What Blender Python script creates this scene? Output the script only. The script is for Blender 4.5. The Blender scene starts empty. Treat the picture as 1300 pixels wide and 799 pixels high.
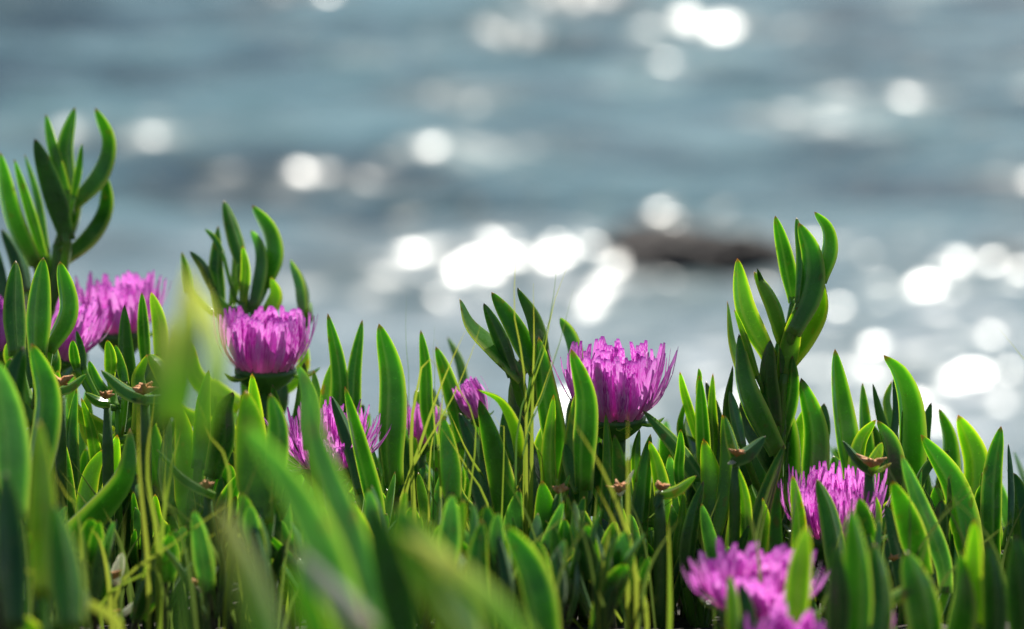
import bpy, bmesh, math, random
import numpy as np
from mathutils import Vector, Matrix, Quaternion, noise

S = bpy.context.scene
R = math.radians
rng = random.Random(7)

# ------------------------------------------------------------------ camera
CAM_Z, PITCH, LENS, FOCUS = 2.6, 8.0, 135.0, 1.90
cam_d = bpy.data.cameras.new('camera'); cam = bpy.data.objects.new('camera', cam_d)
S.collection.objects.link(cam); S.camera = cam
cam.location = (0, 0, CAM_Z); cam.rotation_euler = (R(90 - PITCH), 0, 0)
cam_d.lens = LENS; cam_d.sensor_width = 36; cam_d.sensor_fit = 'HORIZONTAL'
cam_d.clip_start = 0.05; cam_d.clip_end = 9000
cam_d.dof.use_dof = True; cam_d.dof.focus_distance = FOCUS; cam_d.dof.aperture_fstop = 6.9

# ------------------------------------------------------------------ sky, sun, exposure
SUN_EL, SUN_AZ = 50.0, 22.0          # azimuth measured from +Y towards +X
w = bpy.data.worlds.new('World'); S.world = w; w.use_nodes = True
nt = w.node_tree; sk = nt.nodes.new('ShaderNodeTexSky'); sk.sky_type = 'NISHITA'; sk.sun_disc = False
sk.sun_elevation = R(SUN_EL); sk.sun_rotation = R(SUN_AZ); sk.altitude = 0; sk.air_density = 1; sk.dust_density = .4
nt.links.new(sk.outputs[0], nt.nodes['Background'].inputs[0]); nt.nodes['Background'].inputs[1].default_value = 0.052
sun_d = bpy.data.lights.new('sun', 'SUN'); sun_d.energy = 5.0; sun_d.angle = R(0.53); sun_d.color = (1, .95, .86)
sun = bpy.data.objects.new('sun', sun_d); S.collection.objects.link(sun)
SUN = Vector((math.sin(R(SUN_AZ)) * math.cos(R(SUN_EL)), math.cos(R(SUN_AZ)) * math.cos(R(SUN_EL)), math.sin(R(SUN_EL))))
sun.rotation_euler = (-SUN).to_track_quat('-Z', 'Y').to_euler(); sun.location = (2, 4, 8)
S.view_settings.view_transform = 'Standard'; S.view_settings.look = 'None'
S.view_settings.exposure = 0.62; S.view_settings.gamma = 1
S.render.engine = 'CYCLES'; S.cycles.use_denoising = True; S.cycles.max_bounces = 10
S.cycles.transmission_bounces = 6; S.cycles.sample_clamp_indirect = 6

# ------------------------------------------------------------------ helpers
COL = S.collection
K = 36 / LENS / 1300
FWD = Vector((0, math.cos(R(PITCH)), -math.sin(R(PITCH)))); UP = Vector((0, math.sin(R(PITCH)), math.cos(R(PITCH)))); RT = Vector((1, 0, 0))
CAM = Vector((0, 0, CAM_Z))
def P(x, y, d): return CAM + d * (FWD + (x - 650) * K * RT - (y - 399.5) * K * UP)
def px(d): return d * K                      # metres per picture unit at distance d

def gz(x, y):                                # height of the sloping bank
    if y < 1.0: z = 2.353 + 0.02 * (1.0 - y)
    elif y < 2.35: z = 2.353 - 0.2 * (y - 1.0)
    else: z = 2.083 - 0.2 * (y - 2.35) - 0.16 * min(y - 2.35, 1.5) ** 2 - (0.45 * (y - 3.85) if y > 3.85 else 0)
    z += .05 * math.exp(-((y - 2.16) / .13) ** 2)
    z += 0.012 * noise.noise(Vector((x * 4, y * 4, 0))) + 0.006 * noise.noise(Vector((x * 17, y * 17, 3)))
    return max(z, -2.5)

def link(name, data, parent=None, loc=None):
    o = bpy.data.objects.new(name, data); COL.objects.link(o)
    if parent: o.parent = parent
    if loc is not None: o.location = loc
    return o
def tag(o, label=None, cat=None, group=None, kind=None):
    for k, v in (('label', label), ('category', cat), ('group', group), ('kind', kind)):
        if v: o[k] = v
    return o
def mesh(name, v, f, mat, smooth=True):
    m = bpy.data.meshes.new(name); m.from_pydata([tuple(p) for p in v], [], f)
    if smooth: m.polygons.foreach_set('use_smooth', [True] * len(m.polygons))
    if mat: m.materials.append(mat)
    m.update(); return m

# ------------------------------------------------------------------ materials
def mat(name):
    m = bpy.data.materials.new(name); m.use_nodes = True
    return m, m.node_tree.nodes, m.node_tree.links, m.node_tree.nodes['Principled BSDF']
def mixc(N, L, fac, a, b):
    n = N.new('ShaderNodeMix'); n.data_type = 'RGBA'
    if isinstance(fac, (int, float)): n.inputs[0].default_value = fac
    else: L.new(fac, n.inputs[0])
    for s, i in ((a, 6), (b, 7)):
        if isinstance(s, tuple): n.inputs[i].default_value = (*s, 1)
        else: L.new(s, n.inputs[i])
    return n.outputs[2]
def ramp(N, L, src, a, b):
    n = N.new('ShaderNodeMapRange'); n.inputs[1].default_value = a; n.inputs[2].default_value = b; L.new(src, n.inputs[0]); return n.outputs[0]
def noisetex(N, L, scale, detail=3, coord='Object', sc3=None):
    tc = N.new('ShaderNodeTexCoord'); n = N.new('ShaderNodeTexNoise'); n.inputs['Scale'].default_value = scale; n.inputs['Detail'].default_value = detail
    if sc3:
        mp = N.new('ShaderNodeMapping'); mp.inputs['Scale'].default_value = sc3; L.new(tc.outputs[coord], mp.inputs[0]); L.new(mp.outputs[0], n.inputs[0])
    else: L.new(tc.outputs[coord], n.inputs[0])
    return n.outputs[0]

def leaf_mat(name, dark, light, edge, tipc, trans=.42, rough=.27, mul=(2.7, 2.9, 1.5), tip0=.95):
    m, N, L, b = mat(name)
    at = N.new('ShaderNodeAttribute'); at.attribute_name = 'mask'
    sp = N.new('ShaderNodeSeparateColor'); L.new(at.outputs[0], sp.inputs[0])
    oi = N.new('ShaderNodeObjectInfo')
    c = mixc(N, L, oi.outputs['Random'], dark, light)
    n1 = noisetex(N, L, 55, 4)
    c = mixc(N, L, ramp(N, L, n1, .35, .75), c, tuple(x * 1.35 for x in light))
    # pale base of the leaf, reddish tip, pale horny margin
    c = mixc(N, L, ramp(N, L, sp.outputs[1], .22, 0.0), c, (light[0] * 1.8, light[1] * 1.35, light[2] * 1.3))
    ev = N.new('ShaderNodeMath'); ev.operation = 'MULTIPLY'; L.new(ramp(N, L, sp.outputs[0], .3, .9), ev.inputs[0]); ev.inputs[1].default_value = .8
    ec = mixc(N, L, ramp(N, L, sp.outputs[1], .55, 1.0), edge, tuple((e + t) / 2 for e, t in zip(edge, tipc)))
    c = mixc(N, L, ev.outputs[0], c, ec)
    c = mixc(N, L, ramp(N, L, sp.outputs[1], tip0, 1.0 if tip0 > .8 else .8), c, tipc)
    n5 = noisetex(N, L, 150, 5, 'Object', (1, 1, .6))
    c = mixc(N, L, ramp(N, L, n5, .62, .72), c, (light[0] * 1.5 + .05, light[1] * .75, light[2] * 1.2))
    n2 = noisetex(N, L, 900, 2)
    c = mixc(N, L, ramp(N, L, n2, .62, .8), c, tuple(x * 1.8 for x in light))
    L.new(c, b.inputs['Base Color'])
    b.inputs['Roughness'].default_value = rough
    b.inputs['Specular IOR Level'].default_value = .55
    b.inputs['Sheen Weight'].default_value = .22; b.inputs['Sheen Roughness'].default_value = .35; b.inputs['Sheen Tint'].default_value = (.85, 1, .75, 1)
    L.new(ramp(N, L, noisetex(N, L, 70, 4), .2, 1.3), b.inputs['Roughness'])
    hs = N.new('ShaderNodeMix'); hs.data_type = 'RGBA'; hs.blend_type = 'MULTIPLY'; hs.inputs[0].default_value = 1; hs.inputs[7].default_value = (*mul, 1); hs.clamp_result = True
    L.new(c, hs.inputs[6]); tr = N.new('ShaderNodeBsdfTranslucent'); L.new(hs.outputs[2], tr.inputs[0])
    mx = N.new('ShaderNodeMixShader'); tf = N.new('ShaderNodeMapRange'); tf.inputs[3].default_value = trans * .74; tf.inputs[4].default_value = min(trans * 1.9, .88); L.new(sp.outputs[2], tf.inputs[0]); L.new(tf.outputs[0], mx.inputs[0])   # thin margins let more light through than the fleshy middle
    L.new(b.outputs[0], mx.inputs[1]); L.new(tr.outputs[0], mx.inputs[2]); L.new(mx.outputs[0], N['Material Output'].inputs[0])
    bp = N.new('ShaderNodeBump'); bp.inputs['Strength'].default_value = .25; bp.inputs['Distance'].default_value = .0006
    n3 = noisetex(N, L, 420, 3); L.new(n3, bp.inputs['Height']); L.new(bp.outputs[0], b.inputs['Normal'])
    return m
M = {}
M['leaf'] = leaf_mat('leaf_green', (.035, .118, .02), (.08, .205, .03), (.58, .62, .28), (.20, .085, .045))
M['bright'] = leaf_mat('leaf_sunlit', (.10, .225, .03), (.145, .28, .04), (.62, .62, .25), (.24, .10, .05), trans=.47, mul=(2.9, 2.8, 1.3))  # lighter copy of the green leaf: sunlight coming through is put into the colour
M['dark'] = leaf_mat('leaf_shaded', (.03, .10, .02), (.045, .14, .025), (.30, .40, .12), (.12, .05, .04), trans=.2)  # darker, less translucent copy: shade between the leaves is put into the colour
M['blue'] = leaf_mat('leaf_waxy', (.07, .17, .07), (.12, .24, .11), (.42, .5, .25), (.2, .1, .06), rough=.28)
M['straw'] = leaf_mat('leaf_straw', (.11, .23, .04), (.14, .27, .05), (.4, .46, .2), (.37, .39, .18), trans=.7, mul=(2.5, 2.5, 2.1), tip0=.2)
M['olive'] = leaf_mat('leaf_olive', (.12, .22, .045), (.16, .26, .055), (.4, .4, .18), (.34, .28, .12), trans=.62, mul=(2.8, 2.7, 1.7))
M['grey'] = leaf_mat('leaf_dry_glare_grey', (.35, .38, .30), (.48, .5, .42), (.6, .58, .48), (.35, .22, .14), rough=.5, trans=.55, mul=(1.5, 1.5, 1.5))  # dry papery sepals, and the whitish glare painted on one blurred leaf

def thin_mat(name, col, col2, tw, rough=.4, spread=900):
    m, N, L, b = mat(name)
    oi = N.new('ShaderNodeObjectInfo')
    c = mixc(N, L, oi.outputs['Random'], col, col2)
    at = N.new('ShaderNodeAttribute'); at.attribute_name = 'mask'; sp = N.new('ShaderNodeSeparateColor'); L.new(at.outputs[0], sp.inputs[0])
    return m, N, L, b, c, sp
def petal_mat():
    m, N, L, b, c, sp = thin_mat('petal_magenta', (.55, .02, .48), (.95, .27, .88), .5)
    st = noisetex(N, L, 9, 2, 'Generated', (1, 1, .25))
    c = mixc(N, L, ramp(N, L, st, .45, .72), c, (.97, .52, .95))
    c = mixc(N, L, ramp(N, L, sp.outputs[1], .34, 0), c, (.97, .34, .72))
    c = mixc(N, L, ramp(N, L, sp.outputs[1], .95, 1), c, (.35, .05, .40))
    L.new(c, b.inputs['Base Color']); b.inputs['Roughness'].default_value = .27; b.inputs['Sheen Weight'].default_value = .4; b.inputs['Sheen Roughness'].default_value = .3
    tr = N.new('ShaderNodeBsdfTranslucent'); L.new(c, tr.inputs[0])
    mx = N.new('ShaderNodeMixShader'); mx.inputs[0].default_value = .46
    L.new(b.outputs[0], mx.inputs[1]); L.new(tr.outputs[0], mx.inputs[2]); L.new(mx.outputs[0], N['Material Output'].inputs[0])
    return m
M['petal'] = petal_mat()
def blade_mat(name, a, b2):
    m, N, L, b, c, sp = thin_mat(name, a, b2, .5)
    c = mixc(N, L, ramp(N, L, sp.outputs[1], .7, 1), c, (b2[0] * 1.3, b2[1] * 1.1, b2[2]))
    L.new(c, b.inputs['Base Color']); b.inputs['Roughness'].default_value = .45
    tr = N.new('ShaderNodeBsdfTranslucent'); L.new(c, tr.inputs[0])
    mx = N.new('ShaderNodeMixShader'); mx.inputs[0].default_value = .5
    L.new(b.outputs[0], mx.inputs[1]); L.new(tr.outputs[0], mx.inputs[2]); L.new(mx.outputs[0], N['Material Output'].inputs[0])
    return m
M['blade'] = blade_mat('grass_yellow_green', (.24, .38, .03), (.40, .47, .05))
M['blade_green'] = blade_mat('grass_green', (.07, .16, .03), (.14, .26, .05))
M['blade_mid'] = blade_mat('grass_mid', (.06, .13, .02), (.16, .23, .04))
M['blade_dry'] = blade_mat('grass_dry', (.48, .42, .2), (.58, .52, .3))
def simple(name, a, b2, scale, rough, detail=5, bump=.4, dist=.002):
    m, N, L, b = mat(name)
    n = noisetex(N, L, scale, detail); c = mixc(N, L, ramp(N, L, n, .3, .7), a, b2)
    L.new(c, b.inputs['Base Color']); b.inputs['Roughness'].default_value = rough
    bp = N.new('ShaderNodeBump'); bp.inputs['Strength'].default_value = bump; bp.inputs['Distance'].default_value = dist
    L.new(n, bp.inputs['Height']); L.new(bp.outputs[0], b.inputs['Normal']); return m
M['stem'] = simple('stem_green', (.05, .06, .02), (.11, .085, .045), 120, .5)
M['calyx'] = simple('calyx_green', (.05, .13, .025), (.09, .19, .03), 150, .4)
M['rust'] = simple('withered_rust', (.52, .17, .035), (.75, .40, .17), 260, .7, bump=.8)
M['stamen'] = simple('stamen_yellow', (.6, .45, .12), (.75, .6, .2), 300, .6)
M['soil'] = simple('soil', (.012, .009, .006), (.042, .031, .02), 90, .9, 8, .8, .006)
M['rock'] = simple('wet_rock', (.012, .009, .009), (.045, .032, .029), 5, .75, 8, .7, .03)

# ------------------------------------------------------------------ the setting: bank, sea, rocks
def build_ground():
    xs = sorted(set([round(-0.6 + i * .02, 3) for i in range(61)] + [-80, -40, -20, -10, -5, -3, -2, -1.4, -1, -.8, .8, 1, 1.4, 2, 3, 5, 10, 20, 40, 80]))
    ys = [-60, -30, -15, -8, -4, -2, -1, -.5, 0] + [.25 * i for i in range(1, 5)] + [1 + .025 * i for i in range(1, 66)] + [2.7, 2.8, 2.9, 3, 3.2, 3.5, 4, 4.5, 5, 6, 7, 8, 9, 10, 12, 14]
    v = [(x, y, gz(x, y)) for y in ys for x in xs]; n = len(xs)
    f = [(j * n + i, j * n + i + 1, j * n + n + i + 1, j * n + n + i) for j in range(len(ys) - 1) for i in range(n - 1)]
    g = link('ground', mesh('ground', v, f, M['soil'])); tag(g, kind='structure', label='dark soil of the sloping bank under the plants')
build_ground()

def sea_material():
    m, N, L, b = mat('sea_water')
    n = noisetex(N, L, .9, 6, 'Object', (.42, .8, 1))
    c = mixc(N, L, ramp(N, L, n, .40, .62), (.001, .022, .026), (.095, .185, .20))
    # shallow, milky surf zone towards the bank
    tc = N.new('ShaderNodeTexCoord'); sx = N.new('ShaderNodeSeparateXYZ'); L.new(tc.outputs['Object'], sx.inputs[0])
    n4 = noisetex(N, L, .8, 4, 'Object', (.6, 1, 1))
    ad = N.new('ShaderNodeMath'); ad.operation = 'MULTIPLY_ADD'; L.new(n4, ad.inputs[0]); ad.inputs[1].default_value = 7; L.new(sx.outputs[1], ad.inputs[2])
    shal = ramp(N, L, ad.outputs[0], 26.5, 22.5)
    c = mixc(N, L, shal, c, (.155, .21, .225))
    nf = noisetex(N, L, 2.6, 8, 'Object', (.7, 1.5, 1))
    fm = N.new('ShaderNodeMath'); fm.operation = 'MULTIPLY'; L.new(ramp(N, L, nf, .58, .74), fm.inputs[0]); L.new(shal, fm.inputs[1])
    c = mixc(N, L, fm.outputs[0], c, (.72, .74, .76))
    L.new(c, b.inputs['Base Color']); b.inputs['Roughness'].default_value = .265; b.inputs['IOR'].default_value = 1.33
    bp = N.new('ShaderNodeBump'); bp.inputs['Strength'].default_value = .15; bp.inputs['Distance'].default_value = .02
    nb = noisetex(N, L, 5, 3); L.new(nb, bp.inputs['Height']); L.new(bp.outputs[0], b.inputs['Normal'])
    return m
def build_sea():
    r = np.random.RandomState(5)
    th = np.radians(np.arange(14.0, 3.1, -.0165)); ys = CAM_Z / np.tan(th)
    ys = np.concatenate([np.linspace(3.0, ys[0] - .1, 18), ys, np.geomspace(ys[-1] * 1.02, 6000, 70)])
    us = np.concatenate([-np.geomspace(12, .2, 30), np.arange(-.19, .1901, .00062), np.geomspace(.2, 12, 30)])
    Y, U = np.meshgrid(ys, us, indexing='ij'); X = U * np.maximum(Y, 8)
    Z = np.zeros_like(X)
    # wind ruffles parts of the surface more than others
    wind = .78 + .30 * np.sin(X * .55 + 1.2 + .6 * np.sin(Y * .23)) * np.sin(Y * .31 + .8 * np.sin(X * .4) + 2.0) + .05 * np.tanh((X - .2) / 1.2)
    calm = np.clip((Y - 8) / 12, .35, 1)                 # swell dies out towards the bank, ripples get shorter
    for lam, amp, k, wz, far in ((5.0, .074, 5, .3, 1), (2.4, .044, 8, .5, 1), (1.2, .016, 12, .8, .7), (.62, .0095, 18, 1, .35), (.33, .0090, 26, 1, .1), (.21, .0058, 24, 1, 0)):
        for _ in range(k):
            a = r.normal(-math.pi / 2 + .2, .7); l = lam * r.uniform(.7, 1.4); A = amp * r.uniform(.5, 1.2) / math.sqrt(k) * 2.05 * np.clip(.70 + .0145 * (Y - 14), .66, 1.12)
            ph = (X * math.cos(a) + Y * math.sin(a)) * 2 * math.pi / l + r.uniform(0, 6.28)
            gust = .55 + .45 * np.sin(X * r.uniform(.4, 1.3) + Y * r.uniform(.15, .6) + r.uniform(0, 6.28))
            fade = np.clip((l * 420 - Y) / (l * 300), 0, 1)
            Z += A * gust * fade * (np.exp(np.sin(ph)) - 1.27) * (1 - wz + wz * wind) * calm ** far
    me = bpy.data.meshes.new('sea'); ny, nx = X.shape
    me.vertices.add(nx * ny); me.vertices.foreach_set('co', np.stack([X, Y, Z], -1).astype(np.float32).ravel())
    idx = np.arange(nx * ny).reshape(ny, nx)
    q = np.stack([idx[:-1, :-1], idx[:-1, 1:], idx[1:, 1:], idx[1:, :-1]], -1).reshape(-1, 4)
    me.loops.add(q.size); me.loops.foreach_set('vertex_index', q.ravel().astype(np.int32))
    me.polygons.add(len(q)); me.polygons.foreach_set('loop_start', np.arange(0, q.size, 4, dtype=np.int32))
    me.polygons.foreach_set('use_smooth', np.ones(len(q), dtype=bool)); me.update(calc_edges=True)
    me.materials.append(sea_material())
    tag(link('sea', me), kind='structure', label='rippling blue grey sea glittering in the sun')
build_sea()

def rock(x, y, sx, sy, sz, seed, label):
    bm = bmesh.new(); bmesh.ops.create_icosphere(bm, subdivisions=4, radius=1)
    for v in bm.verts:
        p = v.co * 1.6 + Vector((seed * 9, 0, 0)); k = 1 + .38 * noise.noise(p) + .2 * noise.noise(p * 2.7) + .08 * noise.noise(p * 7)
        v.co = Vector((v.co.x * sx * k, v.co.y * sy * k, v.co.z * sz * k))
    m = bpy.data.meshes.new('rock'); bm.to_mesh(m); bm.free(); m.materials.append(M['rock'])
    tag(link('rock', m, None, (x, y, -.02)), label, 'rock', 'rocks awash in the shallows')
rock(.99, 20.7, .58, .36, .21, 1, 'long dark wet rock awash in the pale shallows')
rock(2.62, 20.4, .24, .2, .11, 3, 'small low brown rock awash in the shallows near a longer rock')

# ------------------------------------------------------------------ leaf geometry
def section(h):
    return [(-1, .04), (-.92, -.055), (-.45, -.10), (0, -.13), (.45, -.10), (.92, -.055), (1, .04), (.56, .47 * h), (.06, h), (-.06, h), (-.56, .47 * h)]
EDGE = [1, .42, 0, 0, 0, .42, 1, 0, .45, .45, 0]
def bez(pts, n):
    """smooth curve through the points, n samples, spaced along the length"""
    p = [Vector(q) for q in pts]
    if len(p) == 2: p = [p[0], (p[0] + p[1]) / 2, p[1]]
    q = [p[0] * 2 - p[1]] + p + [p[-1] * 2 - p[-2]]; out = []
    for i in range(1, len(q) - 2):
        for s in range(12):
            t = s / 12
            out.append(.5 * ((2 * q[i]) + (q[i + 1] - q[i - 1]) * t + (2 * q[i - 1] - 5 * q[i] + 4 * q[i + 1] - q[i + 2]) * t * t + (3 * q[i] - q[i - 1] - 3 * q[i + 1] + q[i + 2]) * t ** 3))
    out.append(p[-1])
    L = [0]
    for a, b in zip(out, out[1:]): L.append(L[-1] + (b - a).length)
    res = []
    for k in range(n):
        t = 1 - (1 - k / (n - 1)) ** 1.25 if n > 8 else k / (n - 1)
        s = t * L[-1]; j = 0
        while j < len(L) - 2 and L[j + 1] < s: j += 1
        f = (s - L[j]) / max(L[j + 1] - L[j], 1e-9); res.append((t, out[j].lerp(out[j + 1], min(f, 1))))
    return res
def width_at(t, base=.66, full=2.6):
    s = min(t / .42, 1); s = s * s * (3 - 2 * s)
    return (base + (1 - base) * s) * max(1 - t ** full, 0) ** .70
def leaf_mesh(name, spine, hw, keel, h, material, origin, rings=17, full=2.6, twist=0, base=.72):
    """triangular-section fleshy leaf swept along spine; keel is the direction of its ridge"""
    sec = section(h); cs = bez(spine, rings); v = []; msk = []; f = []
    n = len(sec); k0 = keel.normalized()
    for i, (t, c) in enumerate(cs):
        a = cs[max(i - 1, 0)][1]; b = cs[min(i + 1, len(cs) - 1)][1]; T = (b - a).normalized()
        kd = (k0 - T * k0.dot(T)).normalized()
        if twist: kd = Quaternion(T, twist * t) @ kd
        sd = T.cross(kd); wd = max(hw * width_at(t, base, full), hw * .012)
        hk = 1 - .25 * t
        for (sx, sy), e in zip(sec, EDGE):
            v.append(c + sd * (sx * wd) + kd * (sy * wd * hk) - origin); msk.append((e, t, min(abs(sx) ** 4 * .85 + .45 * t ** 4, 1), 1))
    for i in range(len(cs) - 1):
        for j in range(n):
            f.append((i * n + j, i * n + (j + 1) % n, (i + 1) * n + (j + 1) % n, (i + 1) * n + j))
    f.append(tuple(range(n - 1, -1, -1))); f.append(tuple(range((len(cs) - 1) * n, len(cs) * n)))
    m = mesh(name, v, f, material)
    at = m.attributes.new('mask', 'FLOAT_COLOR', 'POINT'); at.data.foreach_set('color', [x for c in msk for x in c])
    ev = np.empty(len(m.edges) * 2, dtype=np.int32); m.edges.foreach_get('vertices', ev); ev = ev.reshape(-1, 2)      # crisp margins and keel
    sh = (ev[:, 0] % n == ev[:, 1] % n) & np.isin(ev[:, 0] % n, (0, 6, 8, 9))
    m.attributes.new('sharp_edge', 'BOOLEAN', 'EDGE').data.foreach_set('value', sh)
    return m
def app_width(roll, h):
    c, s = math.cos(roll), math.sin(roll); e = [x * c + y * s for x, y in section(h)]
    return (max(e) - min(e)) / 2
def tube(path, radii, seg=7, close=True):
    v = []; f = []; n = len(path)
    for i, c in enumerate(path):
        T = (path[min(i + 1, n - 1)] - path[max(i - 1, 0)]).normalized(); a = T.cross(Vector((.3, .9, .1))).normalized(); b = T.cross(a)
        for k in range(seg):
            th = 2 * math.pi * k / seg; v.append(c + (a * math.cos(th) + b * math.sin(th)) * radii[i])
    for i in range(n - 1):
        for k in range(seg): f.append((i * seg + k, i * seg + (k + 1) % seg, (i + 1) * seg + (k + 1) % seg, (i + 1) * seg + k))
    f.append(tuple(range(seg - 1, -1, -1))); f.append(tuple(range((n - 1) * seg, n * seg)))
    return v, f
def merge(parts):
    v = []; f = []
    for a, b in parts:
        o = len(v); v += a; f += [tuple(i + o for i in q) for q in b]
    return v, f
def ground_under(x, y, d):
    """point of the bank straight below the picture point"""
    p = P(x, y, d); return Vector((p.x, p.y, gz(p.x, p.y)))

# traced leaf: picture points from base to tip, apparent width, optional material / roll / depth shift
def SHOOT(label, d, leaves, stem=None, group='ice plant shoots of the flowering mat', sr=3.2, extra=None):
    bx = sum(l[0][0][0] for l in leaves) / len(leaves); by = max(l[0][0][1] for l in leaves)
    if stem: bx, by = stem[0]
    g = ground_under(bx, by, d); root = link('ice_plant_shoot', None, None, g)
    root.empty_display_size = .01
    tag(root, label, 'ice plant', group)
    parts = []
    top = [P(x, y, d) for x, y in stem] if stem else [P(bx, by + 14, d)]
    path = [g - Vector((0, 0, .004))] + ([] if (top[0] - g).length < .01 else [top[0]]) + top[1:]
    if len(path) < 2: path.append(path[0] + Vector((0, 0, .012)))
    path = [c for t, c in bez(path, 8)]
    parts.append(tube([p - g for p in path], [px(d) * sr * (1.9 - .9 * i / 7) * (1.14 if i % 2 else .94) for i in range(8)]))
    for L in leaves:
        pts, wd = L[0], L[1]; o = L[2] if len(L) > 2 else {}
        dd = d + o.get('d', rng.uniform(-.012, .012)); lean = o.get('lean', rng.uniform(-.02, .02))
        if pts[0][1] > 500 and d > 1.7 and 'd' not in o:          # the leaf runs on down into the mat
            e = Vector(pts[0]) - Vector(pts[1]); e = e.normalized() * 46; pts = [(pts[0][0] + e.x * .7 + (bx - pts[0][0]) * .3, pts[0][1] + abs(e.y))] + list(pts)
        n = len(pts); sp = [P(x, y, dd + lean * i / (n - 1)) for i, (x, y) in enumerate(pts)]
        # the leaf bows towards its keel: which side is convex in the picture?
        a, b = Vector(pts[0]), Vector(pts[-1]); mid = Vector(pts[n // 2]); ch = (b - a)
        cv = (ch.x * (mid.y - a.y) - ch.y * (mid.x - a.x)) / max(ch.length ** 2, 1)
        if 'roll' in o: roll = R(o['roll'])
        elif abs(cv) > .07: roll = -math.copysign(R(rng.uniform(48, 80)), cv)
        else: roll = R(rng.choice([rng.uniform(-45, 45), rng.uniform(-35, 35), 180 + rng.uniform(-35, 35)]))
        h = o.get('h', rng.uniform(.55, .8)); hw = wd / 2 * px(dd) / app_width(roll, h) * 1.06
        tdir = (sp[-1] - sp[0]).normalized(); toc = -FWD; side = tdir.cross(toc).normalized()
        keel = toc * math.cos(roll) + side * math.sin(roll)
        m = leaf_mesh('leaf', sp, hw, keel, h, M[o.get('m', rng.choice(['leaf', 'leaf', 'leaf', 'bright']) if by > 545 and d > 1.7 else 'leaf')], sp[0], full=o.get('full', rng.uniform(2.7, 4.2)), twist=o.get('tw', rng.uniform(-.35, .35)))
        link('leaf', m, root, sp[0] - g)
        # node that joins the leaf to its stem
        tgt = min(path, key=lambda q: (q - (sp[0] - Vector((0, 0, .02)))).length)
        if (tgt - sp[0]).length > .002:
            st = (sp[0] + (sp[1] - sp[0]).normalized() * hw * .8)
            br = [c for t, c in bez([tgt, (tgt + sp[0]) / 2 - Vector((0, 0, .25 * (tgt - sp[0]).length)), sp[0] - g * 0, st], 7)]
            parts.append(tube([q - g for q in br], [min(hw * .6, px(d) * 6)] * 7))
    v, f = merge(parts); link('stem', mesh('stem', v, f, M['leaf']), root)
    # older leaf pairs further down the stem
    miny = min(l[0][0][1] for l in leaves); r = random.Random(int(bx * 3 + by)); nodes = extra if extra is not None else (3 if d > 1.7 else 1)
    for k in range(nodes):
        yy = by + 12 + k * 34 + r.uniform(-8, 8); span = max(max(l[0][0][0] for l in leaves) - min(l[0][0][0] for l in leaves), 24)
        for sgn in (-1, 1):
            xx = bx + sgn * r.uniform(.15, .55) * span; ln = r.uniform(62, 95); dd = d + r.uniform(.012, .06); sx = sgn * r.uniform(0, 22)
            ty = max(yy - ln, miny - 22 + r.uniform(0, 20))
            if yy - ty < 35: continue
            q = [(bx + sgn * 5, yy), (xx + sx * .3, (yy + ty) / 2 + 6), (xx + sx, ty)]; sp = [P(a, b, dd) for a, b in q]
            if sp[0].z < gz(sp[0].x, sp[0].y): sp[0].z = gz(sp[0].x, sp[0].y)
            rl = R(r.uniform(-60, 60)); td = (sp[2] - sp[0]).normalized(); side = td.cross(-FWD).normalized(); hh = r.uniform(.55, .8)
            m = leaf_mesh('leaf', sp, r.uniform(20, 30) / 2 * px(dd) / app_width(rl, hh), -FWD * math.cos(rl) + side * math.sin(rl), hh, M[r.choice(['leaf', 'dark', 'dark', 'bright'])], sp[0], full=r.uniform(2.7, 4.2), twist=r.uniform(-.4, .4), rings=14)  # mostly the dark copy, painting the shade inside the mat
            link('leaf', m, root, sp[0] - g)
    return root

exec_shoots = []
def A(label, d, leaves, **k): exec_shoots.append((label, d, leaves, k))
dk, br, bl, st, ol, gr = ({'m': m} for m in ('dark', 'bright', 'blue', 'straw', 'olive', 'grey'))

A('tall branching shoot of slender curved leaves against the water, above two pink flowers', 2.12, [
  ([(46, 336), (18, 275), (0, 193)], 27, {'roll': -40}), ([(57, 332), (38, 268), (18, 202)], 14), ([(60, 322), (47, 250), (31, 196)], 12),
  ([(86, 306), (66, 240), (44, 176)], 28, {'m': 'dark', 'd': -.02}), ([(86, 248), (69, 195), (58, 145)], 15), ([(89, 250), (82, 190), (95, 136)], 22, {'roll': 30}),
  ([(93, 252), (100, 215), (104, 182)], 10), ([(92, 262), (128, 222), (139, 180), (121, 137)], 23), ([(78, 335), (115, 304), (134, 268), (134, 223)], 25),
  ([(76, 322), (97, 288), (105, 252)], 15), ([(34, 372), (20, 325), (2, 291)], 22, dk), ([(8, 405), (2, 360), (-7, 308)], 16, dk), ([(58, 402), (68, 370), (82, 335)], 18)],
  stem=[(66, 430), (66, 370), (70, 320), (92, 252)], sr=5)
A('three broad keeled leaves with pale margins in front of the tall branching shoot', 1.92, [
  ([(22, 452), (18, 390), (20, 331)], 29, {'roll': 8, 'tw': 0, 'h': .75}), ([(48, 455), (50, 390), (55, 327)], 33, {'roll': -14, 'tw': 0, 'h': .8}),
  ([(62, 445), (88, 395), (76, 332)], 25, {'roll': -40, 'h': .8})])
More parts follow.
